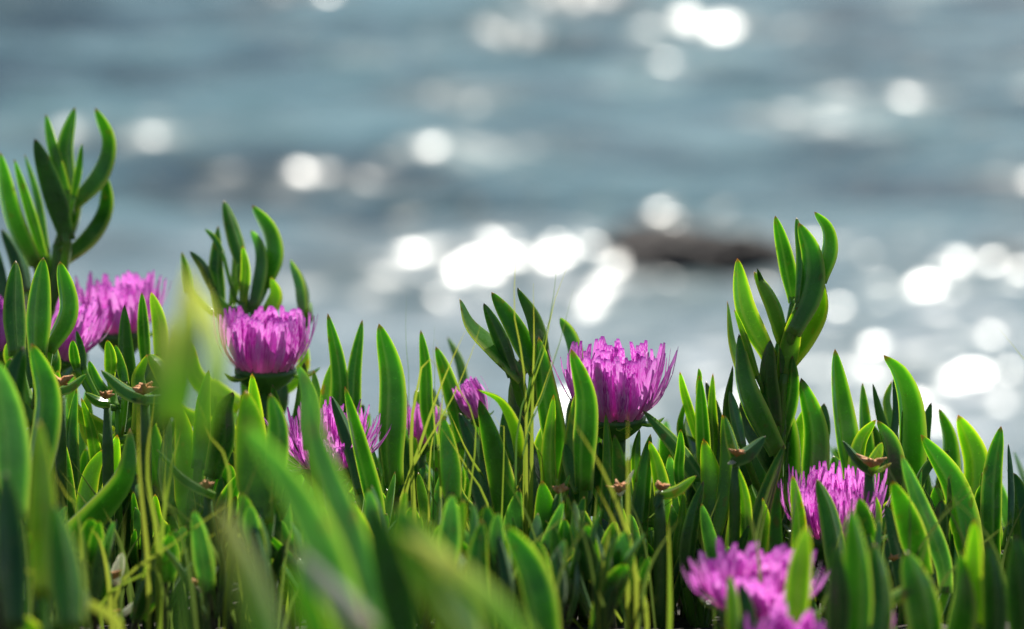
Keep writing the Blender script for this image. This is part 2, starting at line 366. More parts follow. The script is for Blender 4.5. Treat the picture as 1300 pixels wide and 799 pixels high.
A('crowded tuft of blurred leaves rising directly behind a pink flower', 2.08, [
  ([(279, 402), (274, 340), (277, 287)], 21, {'roll': 20}), ([(309, 345), (297, 300), (284, 255)], 19), ([(336, 364), (349, 325), (343, 292), (320, 261)], 24),
  ([(324, 392), (334, 345), (331, 316), (318, 293)], 21, bl), ([(294, 392), (299, 350), (298, 316)], 12, br), ([(308, 388), (312, 345), (308, 312)], 13, br),
  ([(283, 322), (272, 303), (260, 291)], 8), ([(272, 372), (258, 340), (241, 319)], 13, dk), ([(240, 372), (236, 342), (231, 320)], 14),
  ([(338, 398), (352, 375), (345, 352)], 20, br), ([(392, 405), (388, 365), (369, 330)], 22)], stem=[(312, 500), (308, 430), (312, 370), (305, 335)], sr=5)
A('yellowing out of focus leaves standing in front of the crowded tuft', 1.17, [
  ([(226, 540), (238, 430), (240, 338)], 36, st), ([(256, 560), (276, 460), (254, 362)], 24, st), ([(200, 540), (208, 470), (216, 400)], 26, st)])
A('leaves clasping the dark stalk of the soft pink flower', 1.98, [([(330, 575), (324, 515), (320, 474)], 24), ([(372, 575), (384, 520), (386, 460)], 25, dk), ([(352, 580), (352, 530), (346, 488)], 22, dk), ([(404, 560), (402, 510), (398, 470)], 20)])
A('upright leaf pair beside the dark calyx of a pink flower', 1.97, [
  ([(430, 545), (430, 470), (416, 398)], 23), ([(447, 535), (450, 470), (460, 406)], 21), ([(412, 545), (414, 495), (424, 455)], 16, br)])
A('single broad upright leaf with half its face in shade beside a curled dry blade', 1.94, [
  ([(498, 570), (498, 480), (481, 411)], 33, {'roll': -35, 'h': .7}), ([(520, 600), (502, 550), (483, 511)], 26, dk)])
A('short leaves caught among bent yellow grass blades', 1.99, [
  ([(542, 525), (540, 465), (534, 419)], 17), ([(580, 525), (566, 475), (553, 440)], 22), ([(592, 505), (584, 462), (568, 428)], 13, {'d': .12})])
A('leaves in front of the spiky pale pink flower', 1.86, [
  ([(478, 650), (458, 565), (438, 491)], 27, {'roll': -30}), ([(450, 585), (437, 545), (421, 503)], 18, dk), ([(395, 570), (392, 505), (378, 464)], 30, {'m': 'blue', 'd': -.1})])
A('arching blunt leaf with a dark and a waxy leaf, below the three keeled leaves', 1.76, [
  ([(52, 590), (62, 505), (40, 436)], 36, {'roll': -50}), ([(16, 560), (16, 495), (30, 440)], 32, dk), ([(20, 660), (14, 545), (-6, 455)], 46, {'m': 'blue', 'd': -.14})])
A('pair of narrow leaves beside the long sickle leaf', 1.94, [
  ([(92, 610), (92, 545), (97, 493)], 22, {'roll': -20}), ([(124, 600), (115, 545), (103, 505)], 18), ([(72, 600), (76, 560), (70, 510)], 18, dk)])
A('long thick sickle shaped leaf crossing in front of paler leaves', 1.80, [
  ([(78, 692), (124, 645), (157, 600), (165, 544)], 40, {'roll': 62, 'h': .8, 'full': 3.2})], stem=[(60, 730), (76, 696)])
A('two pale leaf tips behind the long sickle leaf', 1.90, [
  ([(108, 645), (116, 602), (132, 570)], 26, br), ([(142, 620), (144, 585), (149, 552)], 24, br), ([(88, 640), (82, 590), (74, 540)], 20)])
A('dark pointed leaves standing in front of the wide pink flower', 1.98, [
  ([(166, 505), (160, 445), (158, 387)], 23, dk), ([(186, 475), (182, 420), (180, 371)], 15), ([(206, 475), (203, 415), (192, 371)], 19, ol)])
A('small open leaf pair above a withered flower', 1.93, [
  ([(176, 505), (173, 478), (187, 450)], 21, br), ([(214, 495), (204, 470), (189, 450)], 21, br), ([(98, 470), (94, 452), (92, 432)], 13), ([(106, 470), (103, 445), (97, 420)], 12, dk),
  ([(140, 480), (140, 455), (136, 432)], 16, br), ([(160, 490), (152, 460), (146, 438)], 14)])
A('triangular backlit leaves beside yellow grass stems', 1.90, [
  ([(238, 640), (236, 570), (227, 512)], 32, {'m': 'bright', 'roll': 185}), ([(256, 550), (258, 512), (265, 470)], 25), ([(205, 610), (207, 570), (216, 530)], 22, dk), ([(282, 560), (284, 520), (296, 498)], 30, dk)])
A('large pale leaf with a rounded tip under the backlit pink flower', 1.74, [
  ([(324, 620), (318, 545), (312, 496)], 46, {'m': 'bright', 'roll': 180, 'full': 3.6}), ([(350, 590), (352, 540), (343, 500)], 30)])
A('bundle of big blurred leaves slanting together across the mat', 1.34, [
  ([(500, 830), (440, 660), (402, 560), (390, 470)], 34, {'m': 'blue', 'd': .05}), ([(450, 800), (390, 650), (312, 535)], 58, {'roll': -35, 'm': 'blue', 'd': -.08}), ([(470, 800), (412, 742), (372, 695)], 32, {'m': 'grey', 'd': -.22}),  # grey leaf: whitish glare put into its colour, not dryness
  ([(520, 830), (500, 740), (470, 640)], 46, dk), ([(600, 830), (552, 730), (500, 640)], 60, {'m': 'leaf', 'd': -.06})])
A('strongly blurred pale tipped leaf slanting beside the blurred green leaf with a bright margin', 1.13, [
  ([(680, 830), (600, 745), (512, 678)], 34, st), ([(610, 830), (560, 780), (540, 720)], 30, ol)])
A('strongly blurred pale leaf tip by small silvery dry leaves', 1.14, [([(350, 860), (316, 740), (280, 640)], 44, st), ([(420, 840), (390, 760), (380, 700)], 40, {'m': 'leaf'})])
A('blurred green leaf with a bright margin near a slanting pale tipped leaf', 1.56, [
  ([(700, 820), (678, 730), (642, 668)], 44, {'roll': -40}), ([(620, 820), (606, 730), (612, 660)], 30, {'m': 'leaf', 'd': .1}), ([(560, 830), (566, 760), (556, 705)], 26, br)])
A('blurred olive green leaf rising over a dark leaf at the mat edge', 1.46, [([(56, 760), (54, 640), (50, 535)], 36, ol), ([(90, 800), (82, 720), (70, 640)], 44, {'m': 'leaf'}), ([(20, 800), (14, 700), (6, 600)], 40, dk)])
A('shoot of spreading leaves behind yellow grass, next to the large magenta flower', 1.91, [
  ([(660, 482), (622, 444), (593, 413), (583, 379)], 25), ([(652, 478), (634, 428), (614, 385)], 21, {'m': 'dark', 'd': -.015}), ([(682, 475), (655, 418), (624, 371)], 27),
  ([(694, 460), (682, 405), (657, 365)], 24, dk), ([(662, 560), (654, 495), (669, 440)], 31, dk), ([(704, 560), (694, 495), (684, 428)], 31, {'roll': -30})], stem=[(672, 600), (672, 520), (676, 470)], sr=4)
A('leaf with a reddish tip rising just behind the large magenta flower', 1.97, [([(742, 480), (730, 432), (711, 404)], 22)], stem=[(745, 570), (742, 482)])
A('upright dark leaf overlapping the side of the large magenta flower', 1.85, [([(742, 575), (744, 505), (725, 443)], 29, {'roll': -35, 'h': .6})])
A('two light upright leaves standing below the magenta flower', 1.87, [
  ([(697, 630), (696, 570), (703, 501)], 21, br), ([(716, 630), (727, 565), (732, 497)], 23, {'m': 'bright', 'full': 4}), ([(676, 610), (672, 575), (665, 542)], 22, {'m': 'dark'})])
A('broad pale leaf with a pink margin below the small half closed flower', 1.86, [
  ([(646, 660), (628, 575), (608, 507)], 35, {'roll': 165, 'm': 'leaf'}), ([(655, 540), (636, 506), (606, 494)], 18), ([(608, 610), (600, 562), (583, 524)], 25, dk), ([(575, 640), (570, 580), (563, 530)], 30, {'m': 'leaf', 'd': -.05})])
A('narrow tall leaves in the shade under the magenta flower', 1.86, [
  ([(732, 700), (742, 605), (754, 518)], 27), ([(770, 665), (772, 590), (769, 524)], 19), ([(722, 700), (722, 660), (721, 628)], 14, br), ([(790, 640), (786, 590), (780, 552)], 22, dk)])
A('pointed leaves between two rusty withered flowers', 1.88, [
  ([(812, 660), (818, 600), (826, 551)], 24), ([(842, 630), (834, 590), (824, 560)], 22, br), ([(808, 600), (808, 570), (812, 545)], 14), ([(846, 610), (846, 580), (842, 548)], 18, {'d': .06})])
A('stout leaf reaching out beneath the magenta flower towards a broad pale leaf', 1.87, [([(884, 606), (858, 568), (816, 521)], 23, {'roll': 30}), ([(862, 600), (864, 570), (864, 545)], 13)], stem=[(890, 650), (886, 612)])
A('short rounded leaf and a waxy leaf beside a rusty curled withered flower', 1.84, [([(690, 735), (694, 670), (688, 610)], 40, {'roll': 180, 'full': 3.4}), ([(650, 720), (652, 660), (660, 620)], 30, bl)])
A('broad bright leaf with its flat face showing, beside a closed green bud', 1.85, [
  ([(908, 710), (906, 625), (893, 557)], 36, {'m': 'bright', 'roll': 178, 'tw': 0, 'full': 3.6}), ([(872, 700), (880, 655), (893, 611)], 20, dk), ([(860, 700), (866, 655), (868, 623)], 15, br), ([(918, 640), (922, 580), (917, 526)], 19, br)])
A('tallest shoot against the glitter, twin crowns of curved leaves on a pale stem', 1.93, [
  ([(1009, 385), (997, 325), (984, 274)], 20, {'roll': -30}), ([(1015, 385), (1019, 330), (1011, 276)], 16), ([(1006, 425), (1030, 372), (1031, 325), (1014, 283)], 26, {'d': -.012}),
  ([(1042, 358), (1054, 318), (1051, 290), (1034, 269)], 19), ([(998, 470), (1026, 428), (1045, 390), (1044, 350)], 22), ([(978, 455), (948, 395), (936, 328)], 27, {'roll': -35}),
  ([(994, 432), (980, 388), (957, 345)], 23), ([(974, 378), (967, 358), (961, 341)], 8, dk), ([(952, 505), (928, 440), (923, 382)], 16), ([(962, 480), (944, 425), (932, 393)], 10),
  ([(988, 575), (950, 495), (938, 424)], 30, {'m': 'leaf', 'd': -.02, 'roll': -50}), ([(926, 570), (921, 512), (930, 464)], 20, dk), ([(968, 570), (947, 525), (956, 482)], 23, dk),
  ([(990, 505), (985, 465), (988, 429)], 13, dk), ([(1006, 595), (1000, 532), (974, 487)], 27), ([(942, 565), (933, 525), (926, 496)], 15, {'m': 'blue', 'd': -.04}), ([(1000, 520), (996, 480), (990, 440)], 12, dk), ([(994, 485), (1003, 440), (1012, 390)], 25, {'m': 'bright', 'd': -.006, 'roll': 170}), ([(984, 540), (976, 480), (978, 432)], 24, {'m': 'dark', 'd': -.004}), ([(990, 560), (1004, 500), (1006, 452)], 22, {'m': 'leaf', 'd': .004})],
  stem=[(990, 600), (985, 530), (985, 470), (1002, 430), (1008, 385)], sr=5)
A('low cluster of thin margined leaves between the magenta flower and the tallest shoot', 1.95, [
  ([(893, 575), (890, 515), (888, 477)], 19), ([(906, 575), (904, 515), (905, 474)], 15), ([(876, 525), (868, 497), (863, 472)], 12), ([(886, 500), (888, 480), (887, 468)], 8),
  ([(914, 590), (910, 535), (896, 484)], 21, dk), ([(880, 575), (871, 545), (878, 513)], 21, dk), ([(866, 560), (862, 540), (870, 508)], 10)])
A('broad upright leaf lit from behind, with a red edged tip beside the tallest shoot', 1.92, [([(1034, 610), (1036, 545), (1017, 480)], 33, {'roll': -30}), ([(1012, 600), (1012, 560), (1020, 520)], 18, {'d': .03})])
A('thick straight leaf standing by itself against bright glitter', 1.95, [([(1082, 590), (1070, 510), (1060, 443)], 29, {'roll': -40})])
A('trio of short slim leaves behind a folded leaf pair', 1.98, [([(1102, 570), (1098, 527), (1095, 486)], 18), ([(1126, 560), (1116, 522), (1108, 487)], 15, dk), ([(1128, 540), (1124, 510), (1132, 484)], 15)])
A('tall curved leaf with a smaller leaf at its foot, behind the big leaning leaf', 1.94, [
  ([(1160, 600), (1158, 520), (1144, 474), (1122, 451)], 30, {'roll': -55}), ([(1148, 600), (1148, 555), (1146, 520)], 14), ([(1134, 560), (1138, 520), (1134, 480)], 10, dk)])
A('two upright leaves with water showing between them', 1.98, [([(1168, 610), (1172, 555), (1182, 511)], 22, dk), ([(1208, 600), (1206, 555), (1192, 519)], 23)])
A('single curved leaf with water showing on both sides at the mat edge', 1.95, [([(1240, 655), (1240, 585), (1216, 527)], 29, {'roll': -50})])
A('deep green leaves at the far end of the mat by a single thin blade', 1.90, [([(1258, 670), (1260, 600), (1271, 541)], 27, {'roll': 20}), ([(1284, 640), (1283, 600), (1280, 563)], 10, dk), ([(1302, 690), (1296, 640), (1286, 600)], 30, dk), ([(1250, 690), (1250, 640), (1247, 600)], 22)])
A('big smooth leaning leaf with a sharp tip and pale lower margin', 1.88, [([(1232, 695), (1212, 615), (1169, 552)], 37, {'roll': -40, 'h': .7})])
A('folded leaf pair meeting at their tips above a wrinkled bud', 1.90, [([(1086, 600), (1092, 560), (1112, 533)], 24, {'roll': 30}), ([(1140, 600), (1132, 560), (1114, 534)], 22), ([(1120, 600), (1122, 580), (1117, 562)], 14)])
A('long grey sided leaf leaning over a rounded small leaf', 1.80, [([(1196, 710), (1166, 635), (1144, 577)], 24, bl), ([(1172, 730), (1154, 665), (1133, 611)], 34, {'m': 'leaf', 'd': -.05}), ([(1150, 740), (1140, 690), (1124, 640)], 26, dk)])
A('small rounded leaf tip framed by larger leaves', 1.90, [([(1190, 690), (1197, 655), (1190, 628)], 24, {'m': 'bright', 'full': 4}), ([(1213, 710), (1212, 675), (1211, 642)], 19), ([(1172, 600), (1185, 585), (1206, 572)], 14, dk)])
A('leaves standing up through the pink flower that grows low in the mat', 1.80, [
  ([(1062, 720), (1052, 655), (1037, 608)], 27), ([(1016, 720), (1014, 660), (1006, 603)], 21), ([(988, 710), (985, 655), (989, 618)], 18, dk), ([(1100, 720), (1098, 670), (1090, 632)], 28, {'m': 'leaf', 'd': -.06}), ([(1114, 690), (1118, 655), (1112, 630)], 14)])
A('slanting leaf among bright short leaves by a rust tipped bud', 1.84, [([(950, 710), (972, 630), (996, 564)], 25), ([(932, 710), (936, 650), (933, 612)], 27, br), ([(948, 690), (946, 635), (934, 588)], 16, br), ([(968, 700), (974, 660), (968, 632)], 18, br)])
A('blurred upright leaves beside the two low blurred flowers', 1.58, [
  ([(1085, 840), (1086, 730), (1080, 645)], 46, {'roll': 20}), ([(1010, 800), (1014, 735), (1024, 668)], 32, ol), ([(1062, 830), (1064, 760), (1060, 690)], 30, dk), ([(1112, 840), (1116, 760), (1110, 690)], 36, {'m': 'leaf'}), ([(932, 830), (930, 770), (926, 730)], 20, br), ([(948, 830), (948, 780), (940, 740)], 22, dk)])
A('blurred leaves low in the mat beneath the big leaning leaf', 1.62, [
  ([(1180, 840), (1168, 760), (1150, 700)], 44, {'m': 'leaf'}), ([(1112, 775), (1150, 752), (1186, 738)], 17, br), ([(1210, 830), (1226, 770), (1220, 700)], 34, {'m': 'leaf'}), ([(1262, 830), (1262, 760), (1254, 690)], 32, dk), ([(1300, 820), (1296, 740), (1290, 680)], 40, dk), ([(1240, 800), (1235, 740), (1238, 660)], 22, br)])
for lab, d, lv, k in exec_shoots: SHOOT(lab, d, lv, **k)

# ------------------------------------------------------------------ filler shoots: the rest of the mat
def proto_shoot(seed, pairs, h):
    r = random.Random(seed); leaves = []; base = Vector((0, 0, 0))
    path = [Vector((0, 0, -.006))]; p = Vector((0, 0, 0)); dirn = Vector((r.uniform(-.15, .15), r.uniform(-.15, .15), 1)).normalized()
    az = r.uniform(0, 6.28)
    for i in range(pairs):
        p = p + dirn * h * r.uniform(.8, 1.2); path.append(p.copy())
        for s in (0, math.pi):
            a = az + s + r.uniform(-.25, .25); o = Vector((math.cos(a), math.sin(a), 0)); L = r.uniform(.046, .08) * (1 - .12 * i); up = r.uniform(.78, .97)
            sp = [p + o * .003, p + o * L * .22 * (1.4 - up * .8) + dirn * L * .42, p + o * L * (.34 if up < .9 else .22) * r.uniform(.4, 1.3) + dirn * L * up]
            leaves.append((sp, r.uniform(.0056, .0086), o, r.uniform(.5, .75), r.uniform(2.7, 4.2), r.uniform(-.4, .4), r.choice(['leaf', 'bright', 'leaf', 'leaf', 'dark', 'blue'] if i else ['dark', 'dark', 'leaf'])))  # lowest pair mostly takes the dark copy, as painted shade
        az += math.pi / 2 + r.uniform(-.2, .2)
    return path, leaves
protos = []
for s, (pr, h) in enumerate(((3, .016), (3, .022), (2, .03), (4, .014), (3, .026), (2, .018), (3, .012), (2, .024))):
    path, lv = proto_shoot(100 + s, pr, h)
    v, f = tube([c for t, c in bez(path, 9)], [.0026 - .0001 * i for i in range(9)])
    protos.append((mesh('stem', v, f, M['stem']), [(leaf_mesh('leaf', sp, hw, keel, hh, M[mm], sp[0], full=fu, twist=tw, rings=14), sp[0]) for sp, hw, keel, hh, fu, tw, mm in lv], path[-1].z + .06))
def filler(x, ytop, d, label, group, k=None):
    """a copy of one of the shoots, tall enough for its tips to reach the picture height ytop"""
    pt = P(x, ytop, d); g = gz(pt.x, pt.y); hgt = pt.z - g
    if hgt < .02: return
    st, lv, ph = protos[k if k is not None else rng.randrange(len(protos))]
    s = min(max(hgt / ph, .62), 1.35)
    root = link('ice_plant_shoot', None, None, (pt.x, pt.y, g)); root.empty_display_size = .01; tag(root, near_label(x, d, ph, len(lv)), 'ice plant', group)
    lift = max(hgt - ph * s, 0)
    root.rotation_euler = (rng.uniform(-.24, .24), rng.uniform(-.3, .3), rng.uniform(0, 6.28)); root.scale = (s,) * 3
    if lift > .004:                                    # longer bare stem below the leaves
        v, f = tube([Vector((0, 0, -.006)), Vector((.002, 0, lift / s * .5)), Vector((0, 0, lift / s))], [.0034, .003, .0028]); link('runner', mesh('runner', v, f, M['stem']), root)
    z = Vector((0, 0, lift / s))
    link('stem', st, root, z)
    for m, o in lv: link('leaf', m, root, o + z)
def sky_line(x):       # lowest height the filler tips may reach so that traced silhouettes stay clear
    pts = [(-80, 440), (0, 445), (100, 455), (250, 480), (400, 495), (520, 510), (600, 535), (700, 530), (800, 575), (870, 570), (950, 560), (1000, 575), (1090, 585), (1160, 600), (1250, 640), (1400, 650)]
    for (a, b), (c, e) in zip(pts, pts[1:]):
        if a <= x <= c: return b + (e - b) * (x - a) / (c - a)
    return 560
LAND = [(780, 1.9, 'the large magenta flower'), (152, 2.12, 'the wide bright pink flower'), (80, 2.03, 'the shaded leaning purple flower'), (338, 2.02, 'the soft pink flower with glistening tips'),
  (418, 1.9, 'the spiky pale pink flower'), (536, 2.0, 'the little flower covered by grass'), (608, 1.98, 'the small half closed flower'), (1058, 1.86, 'the low flower with leaves through it'), (958, 1.66, 'the wide blurred pink flower'),
  (1000, 1.93, 'the tallest shoot'), (66, 2.12, 'the tall branching shoot'), (1205, 1.88, 'the big smooth leaning leaf'), (705, 1.88, 'the rusty curled withered flower'), (184, 1.9, 'the boat shaped green sepals'), (1070, 1.95, 'the thick straight leaf'),
  (893, 1.85, 'the broad bright leaf'), (264, 1.84, 'the orange brown withered tip'), (490, 1.94, 'the half shaded broad leaf'), (675, 1.91, 'the tall yellow grass'), (1265, 1.9, 'the deep green leaves ending the mat'), (130, 1.8, 'the long sickle leaf'), (1150, 1.94, 'the tall curved leaf'), (390, 1.45, 'the big blurred slanting leaves')]
def near_label(x, d, ph, pairs):
    q = min(LAND, key=lambda l: ((x - l[0]) * px(d)) ** 2 + (1.3 * (d - l[1])) ** 2)
    rel = 'seaward of' if d > q[1] + .05 else 'landward of' if d < q[1] - .05 else 'close beside'
    return ('tall' if ph > .105 else 'short' if ph < .095 else 'middling') + ' ' + ('leafy' if pairs > 4 else 'sparse') + ' ice plant shoot ' + rel + ' ' + q[2]
FG = 'low ice plant shoots between the named ones'
n = 0
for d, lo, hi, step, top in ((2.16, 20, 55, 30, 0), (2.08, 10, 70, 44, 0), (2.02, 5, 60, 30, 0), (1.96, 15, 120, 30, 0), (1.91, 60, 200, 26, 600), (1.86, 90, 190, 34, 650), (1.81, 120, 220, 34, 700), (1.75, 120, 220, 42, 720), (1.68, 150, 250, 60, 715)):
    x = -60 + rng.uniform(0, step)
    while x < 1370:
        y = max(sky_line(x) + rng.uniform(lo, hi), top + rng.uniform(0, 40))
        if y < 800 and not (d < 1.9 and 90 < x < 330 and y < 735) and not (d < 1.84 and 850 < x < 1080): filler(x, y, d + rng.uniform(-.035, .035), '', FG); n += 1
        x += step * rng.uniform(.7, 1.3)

# ------------------------------------------------------------------ flowers
def petal_proto(seed):
    r = random.Random(seed); v = []; f = []; msk = []; N = 7; bend = r.uniform(-.05, .10); sidew = r.uniform(-.06, .06)
    for i in range(N):
        t = i / (N - 1); wdt = (.45 + .55 * min(t / .5, 1)) * (1 - .0 * t); wdt *= max(1 - t ** 9, 0) ** .7 if t < 1 else 0
        wdt = max(wdt, .42); y = (.065 + bend * .5) * math.sin(t * math.pi) - .04 * t * t + .012 * math.sin(t * 7 + seed); x = sidew * t * t
        for sx, sy in ((-1, .14), (0, -.12), (1, .14)):
            v.append((x + sx * wdt * .034, y + sy * wdt * .034, t)); msk.append((abs(sx), t, 0, 1))
    for i in range(N - 1):
        for k in range(2): f.append((i * 3 + k, i * 3 + k + 1, i * 3 + 4 + k, i * 3 + 3 + k))
    m = mesh('petal', v, f, M['petal']); at = m.attributes.new('mask', 'FLOAT_COLOR', 'POINT'); at.data.foreach_set('color', [x for c in msk for x in c]); return m
PET = [petal_proto(s) for s in range(8)]
def flower(label, x, y, d, rx, hy, n=110, base=.5, tilt=0, lean=0, pw=1.0, sepals=5, inner=6, stalk=True, jit=.12, cal=1.0):
    """cup of narrow petals: base at picture point, half width rx and height hy in picture units; tilt tips the axis to the camera, lean sideways"""
    u = px(d); org = P(x, y, d); axis = Vector((math.sin(R(lean)), 0, math.cos(R(lean)))); axis = (axis * math.cos(R(tilt)) - Vector((0, 1, 0)) * math.sin(R(tilt))).normalized()
    g = Vector((org.x, org.y, gz(org.x, org.y)))
    root = link('ice_plant_flower', None, None, g); root.empty_display_size = .01; tag(root, label, 'flower', 'pink ice plant flowers'); c = org - g
    q = Vector((0, 0, 1)).rotation_difference(axis).to_matrix()
    r0, Hh, r1 = rx * base * u, hy * u, rx * u; r = random.Random(int(x * 7 + y))
    for i in range(n):
        a = i * 2.39996 + r.uniform(-.15, .15); ring = (i / n) ** 1.7                      # 0 outer .. 1 inner
        rb = r0 * (1 - .45 * ring); slope = math.atan2((r1 - r0) * (1 - .85 * ring ** .75), Hh) + r.gauss(0, jit * .6)
        L = Hh / math.cos(min(abs(slope), 1.2)) * (1.06 - .3 * r.random() ** 2) * (1 - .06 * ring)
        o = Vector((math.cos(a), math.sin(a), 0)); dr = o * math.sin(slope) + Vector((0, 0, math.cos(slope))); dr = (dr + Vector((r.gauss(0, jit * .35), r.gauss(0, jit * .35), 0))).normalized()
        yv = (o - dr * o.dot(dr)).normalized(); xv = yv.cross(dr)
        m = Matrix((xv, yv, dr)).transposed(); W = pw * r.uniform(.8, 1.25) * .0405 / L
        mm = (q @ m @ Matrix.Diagonal((L * W, L * min(W, 1.2), L))).to_4x4(); mm.translation = c + q @ (o * rb)
        ob = link('petal', PET[r.randrange(8)], root); ob.matrix_local = mm
    # calyx: turbinate receptacle with fleshy sepals
    prof = [(0, r0 * .25, -2.1), (1, r0 * .5, -1.8), (2, r0 * .85, -1.1), (3, r0 * 1.04, -.45), (4, r0 * 1.05, -.05), (5, r0 * .8, .12), (6, r0 * .1, .12)]
    v = []; f = []; sg = 16
    for i, rr, z in prof:
        for k in range(sg):
            th = 2 * math.pi * k / sg; rr2 = rr * (1 + .05 * math.cos(5 * th)); v.append(q @ Vector((math.cos(th) * rr2, math.sin(th) * rr2, z * r0 * .62 * cal)) + c)
    for i in range(6):
        for k in range(sg): f.append((i * sg + k, i * sg + (k + 1) % sg, i * sg + sg + (k + 1) % sg, i * sg + sg + k))
    f += [tuple(range(sg - 1, -1, -1)), tuple(range(6 * sg, 7 * sg))]
    cx = link('calyx', mesh('calyx', v, f, M['calyx']), root)
    for k in range(sepals):
        a = k * 2 * math.pi / sepals + r.uniform(-.3, .3); o = q @ Vector((math.cos(a), math.sin(a), 0)); b0 = c + o * r0 * .9 - axis * r0 * .2; L = r0 * r.uniform(.7, 1.15)
        sp = [b0, b0 + o * L * .55 + axis * L * .02, b0 + o * L * .95 + axis * L * .25]
        link('sepal', leaf_mesh('sepal', sp, r0 * .30, -axis + o * .2, .6, M['leaf'], b0, rings=9), cx, b0)
    # stamens
    parts = []
    for k in range(46):
        a = k * 2.39996; rr = r0 * .55 * math.sqrt((k + 1) / 46); o = Vector((math.cos(a), math.sin(a), 0)); h = Hh * r.uniform(.28, .42)
        parts.append(tube([c + q @ (o * rr), c + q @ (o * rr * .95 + Vector((0, 0, h * .8))), c + q @ (o * rr * .85 + Vector((0, 0, h)))], [.00035, .0003, .0007], 4))
    v, f = merge(parts); s = link('stamen_cluster', mesh('stamen_cluster', v, f, M['stamen']), root); s['kind'] = 'stuff'
    if stalk:
        b0 = c - axis * r0 * 1.2 * cal; pth = [c2 for t, c2 in bez([b0, b0 * .55 + Vector((0, 0, -.002)) - axis * .006, Vector((0, 0, -.004))], 7)]
        v, f = tube(pth, [r0 * .42 - r0 * .02 * i for i in range(7)], 9); link('stalk', mesh('stalk', v, f, M['calyx']), root)
    return root
flower('large magenta flower with an upright cup of petals, sharp, beside yellow grass', 780, 528, 1.90, 73, 82, n=130, base=.5, tilt=4, sepals=5, pw=1.7, jit=.12, cal=.7)
flower('wide bright pink flower behind dark pointed leaves under the tall branching shoot', 152, 418, 2.12, 62, 62, n=100, tilt=4, pw=1.4)
flower('shaded purple flower leaning over beside the three keeled leaves', 80, 452, 2.03, 40, 72, n=80, lean=24, tilt=8, base=.4)
flower('purple flower almost hidden behind the three keeled leaves', 0, 442, 2.10, 40, 64, n=70, tilt=4)
flower('soft pink flower with glistening tips in front of the crowded tuft', 336, 466, 2.02, 61, 68, n=120, tilt=4, lean=2, base=.62, pw=1.6, cal=.7, sepals=3)
flower('spiky pale pink flower seen through leaves, below a larger pink flower', 416, 586, 1.90, 76, 54, n=200, base=.45, tilt=14, pw=.7, jit=.13)
flower('little pink flower mostly covered by crossing yellow grass', 536, 562, 2.0, 24, 48, n=60, base=.5, pw=.7)
flower('small half closed flower leaning above a pale pink edged leaf', 608, 528, 1.98, 20, 46, n=60, base=.6, lean=-22, pw=.7)
flower('pale pink flower low in the mat with leaves standing through it', 1058, 674, 1.86, 74, 68, n=170, base=.55, tilt=8, pw=.8)
flower('wide blurred pink flower low in the mat, with broad soft petals', 960, 768, 1.66, 98, 54, n=100, base=.5, tilt=8, pw=1.8, jit=.12)
flower('blurred magenta flower of which only the rim shows, below the wide blurred flower', 998, 850, 1.55, 56, 62, n=70, base=.5, tilt=30, pw=1.7)
flower('low flower of which just a pink petal tip shows beside blurred upright leaves', 1092, 842, 1.60, 30, 70, n=36, base=.5, lean=16, pw=1.8)
flower('tiny pink flower tip peeping between large leaning leaves', 1200, 712, 1.94, 12, 26, n=40, base=.6, pw=.6)

# ------------------------------------------------------------------ withered flowers and buds
def withered(label, x, y, d, size, sep, lean=0):
    """rusty dried petals clasped by fleshy sepals; sep = picture offsets of sepal tips"""
    u = px(d); org = P(x, y, d); g = Vector((org.x, org.y, gz(org.x, org.y))); c = org - g
    root = link('withered_flower', None, None, g); root.empty_display_size = .01; tag(root, label, 'withered flower', 'withered flowers and buds')
    size *= 1.25; r = random.Random(int(x)); parts = []; cf = c - FWD * .008 + Vector((0, 0, size * u * .25))
    for k in range(9):
        a = k * 2.4; o = Vector((math.cos(a), math.sin(a) * .6, r.uniform(.2, 1.1))).normalized() * size * u * r.uniform(.6, 1.2)
        parts.append(tube([cf - o * .1, cf + o * .5 + Vector((0, 0, .1 * size * u)), cf + o + Vector((r.gauss(0, .1), 0, r.gauss(0, .1))) * size * u], [size * u * .2, size * u * .26, size * u * .06], 6))
    v, f = merge(parts); link('dried_petals', mesh('dried_petals', v, f, M['rust']), root)
    for sx, sy, wd, mm in sep:
        b0 = P(x - sx * .12, y - sy * .12 + 3, d); tp = P(x + sx, y + sy, d - .004); mid = (b0 + tp) / 2 + UP * (-.16 * abs(sx) * u)
        sp = [b0, mid, tp]; rl = R(r.uniform(20, 60)) * (1 if sx < 0 else -1)
        td = (tp - b0).normalized(); side = td.cross(-FWD).normalized(); kl = -FWD * math.cos(rl) + side * math.sin(rl)
        link('sepal', leaf_mesh('sepal', sp, wd / 2 * u, kl, .75, M[mm], b0, rings=11, base=.8), root, b0 - g)
    b0 = c - Vector((0, 0, size * u * .3)); pth = [c2 for t, c2 in bez([b0, b0 * .5, Vector((0, 0, -.004))], 6)]
    v, f = tube(pth, [size * u * .38] + [.003] * 5, 8); link('stalk', mesh('stalk', v, f, M['calyx']), root)
withered('rust brown withered flower with one upturned green sepal', 76, 493, 1.87, 15, [(34, -18, 18, 'leaf'), (-20, -12, 12, 'dark')])
withered('withered flower between two boat shaped green sepals', 184, 502, 1.85, 13, [(-56, -32, 24, 'leaf'), (54, -14, 19, 'blue'), (-18, 4, 14, 'dark')])
withered('withered flower with a truncated green sepal, next to the boat shaped ones', 136, 508, 1.87, 9, [(-28, -9, 16, 'leaf')])
withered('orange brown withered tip at the end of a slanting green sepal', 264, 621, 1.79, 9, [(-66, -50, 18, 'leaf')])
withered('rusty curled withered flower beside light upright leaves', 710, 628, 1.83, 12, [(14, -26, 12, 'bright'), (-8, 22, 16, 'leaf')])
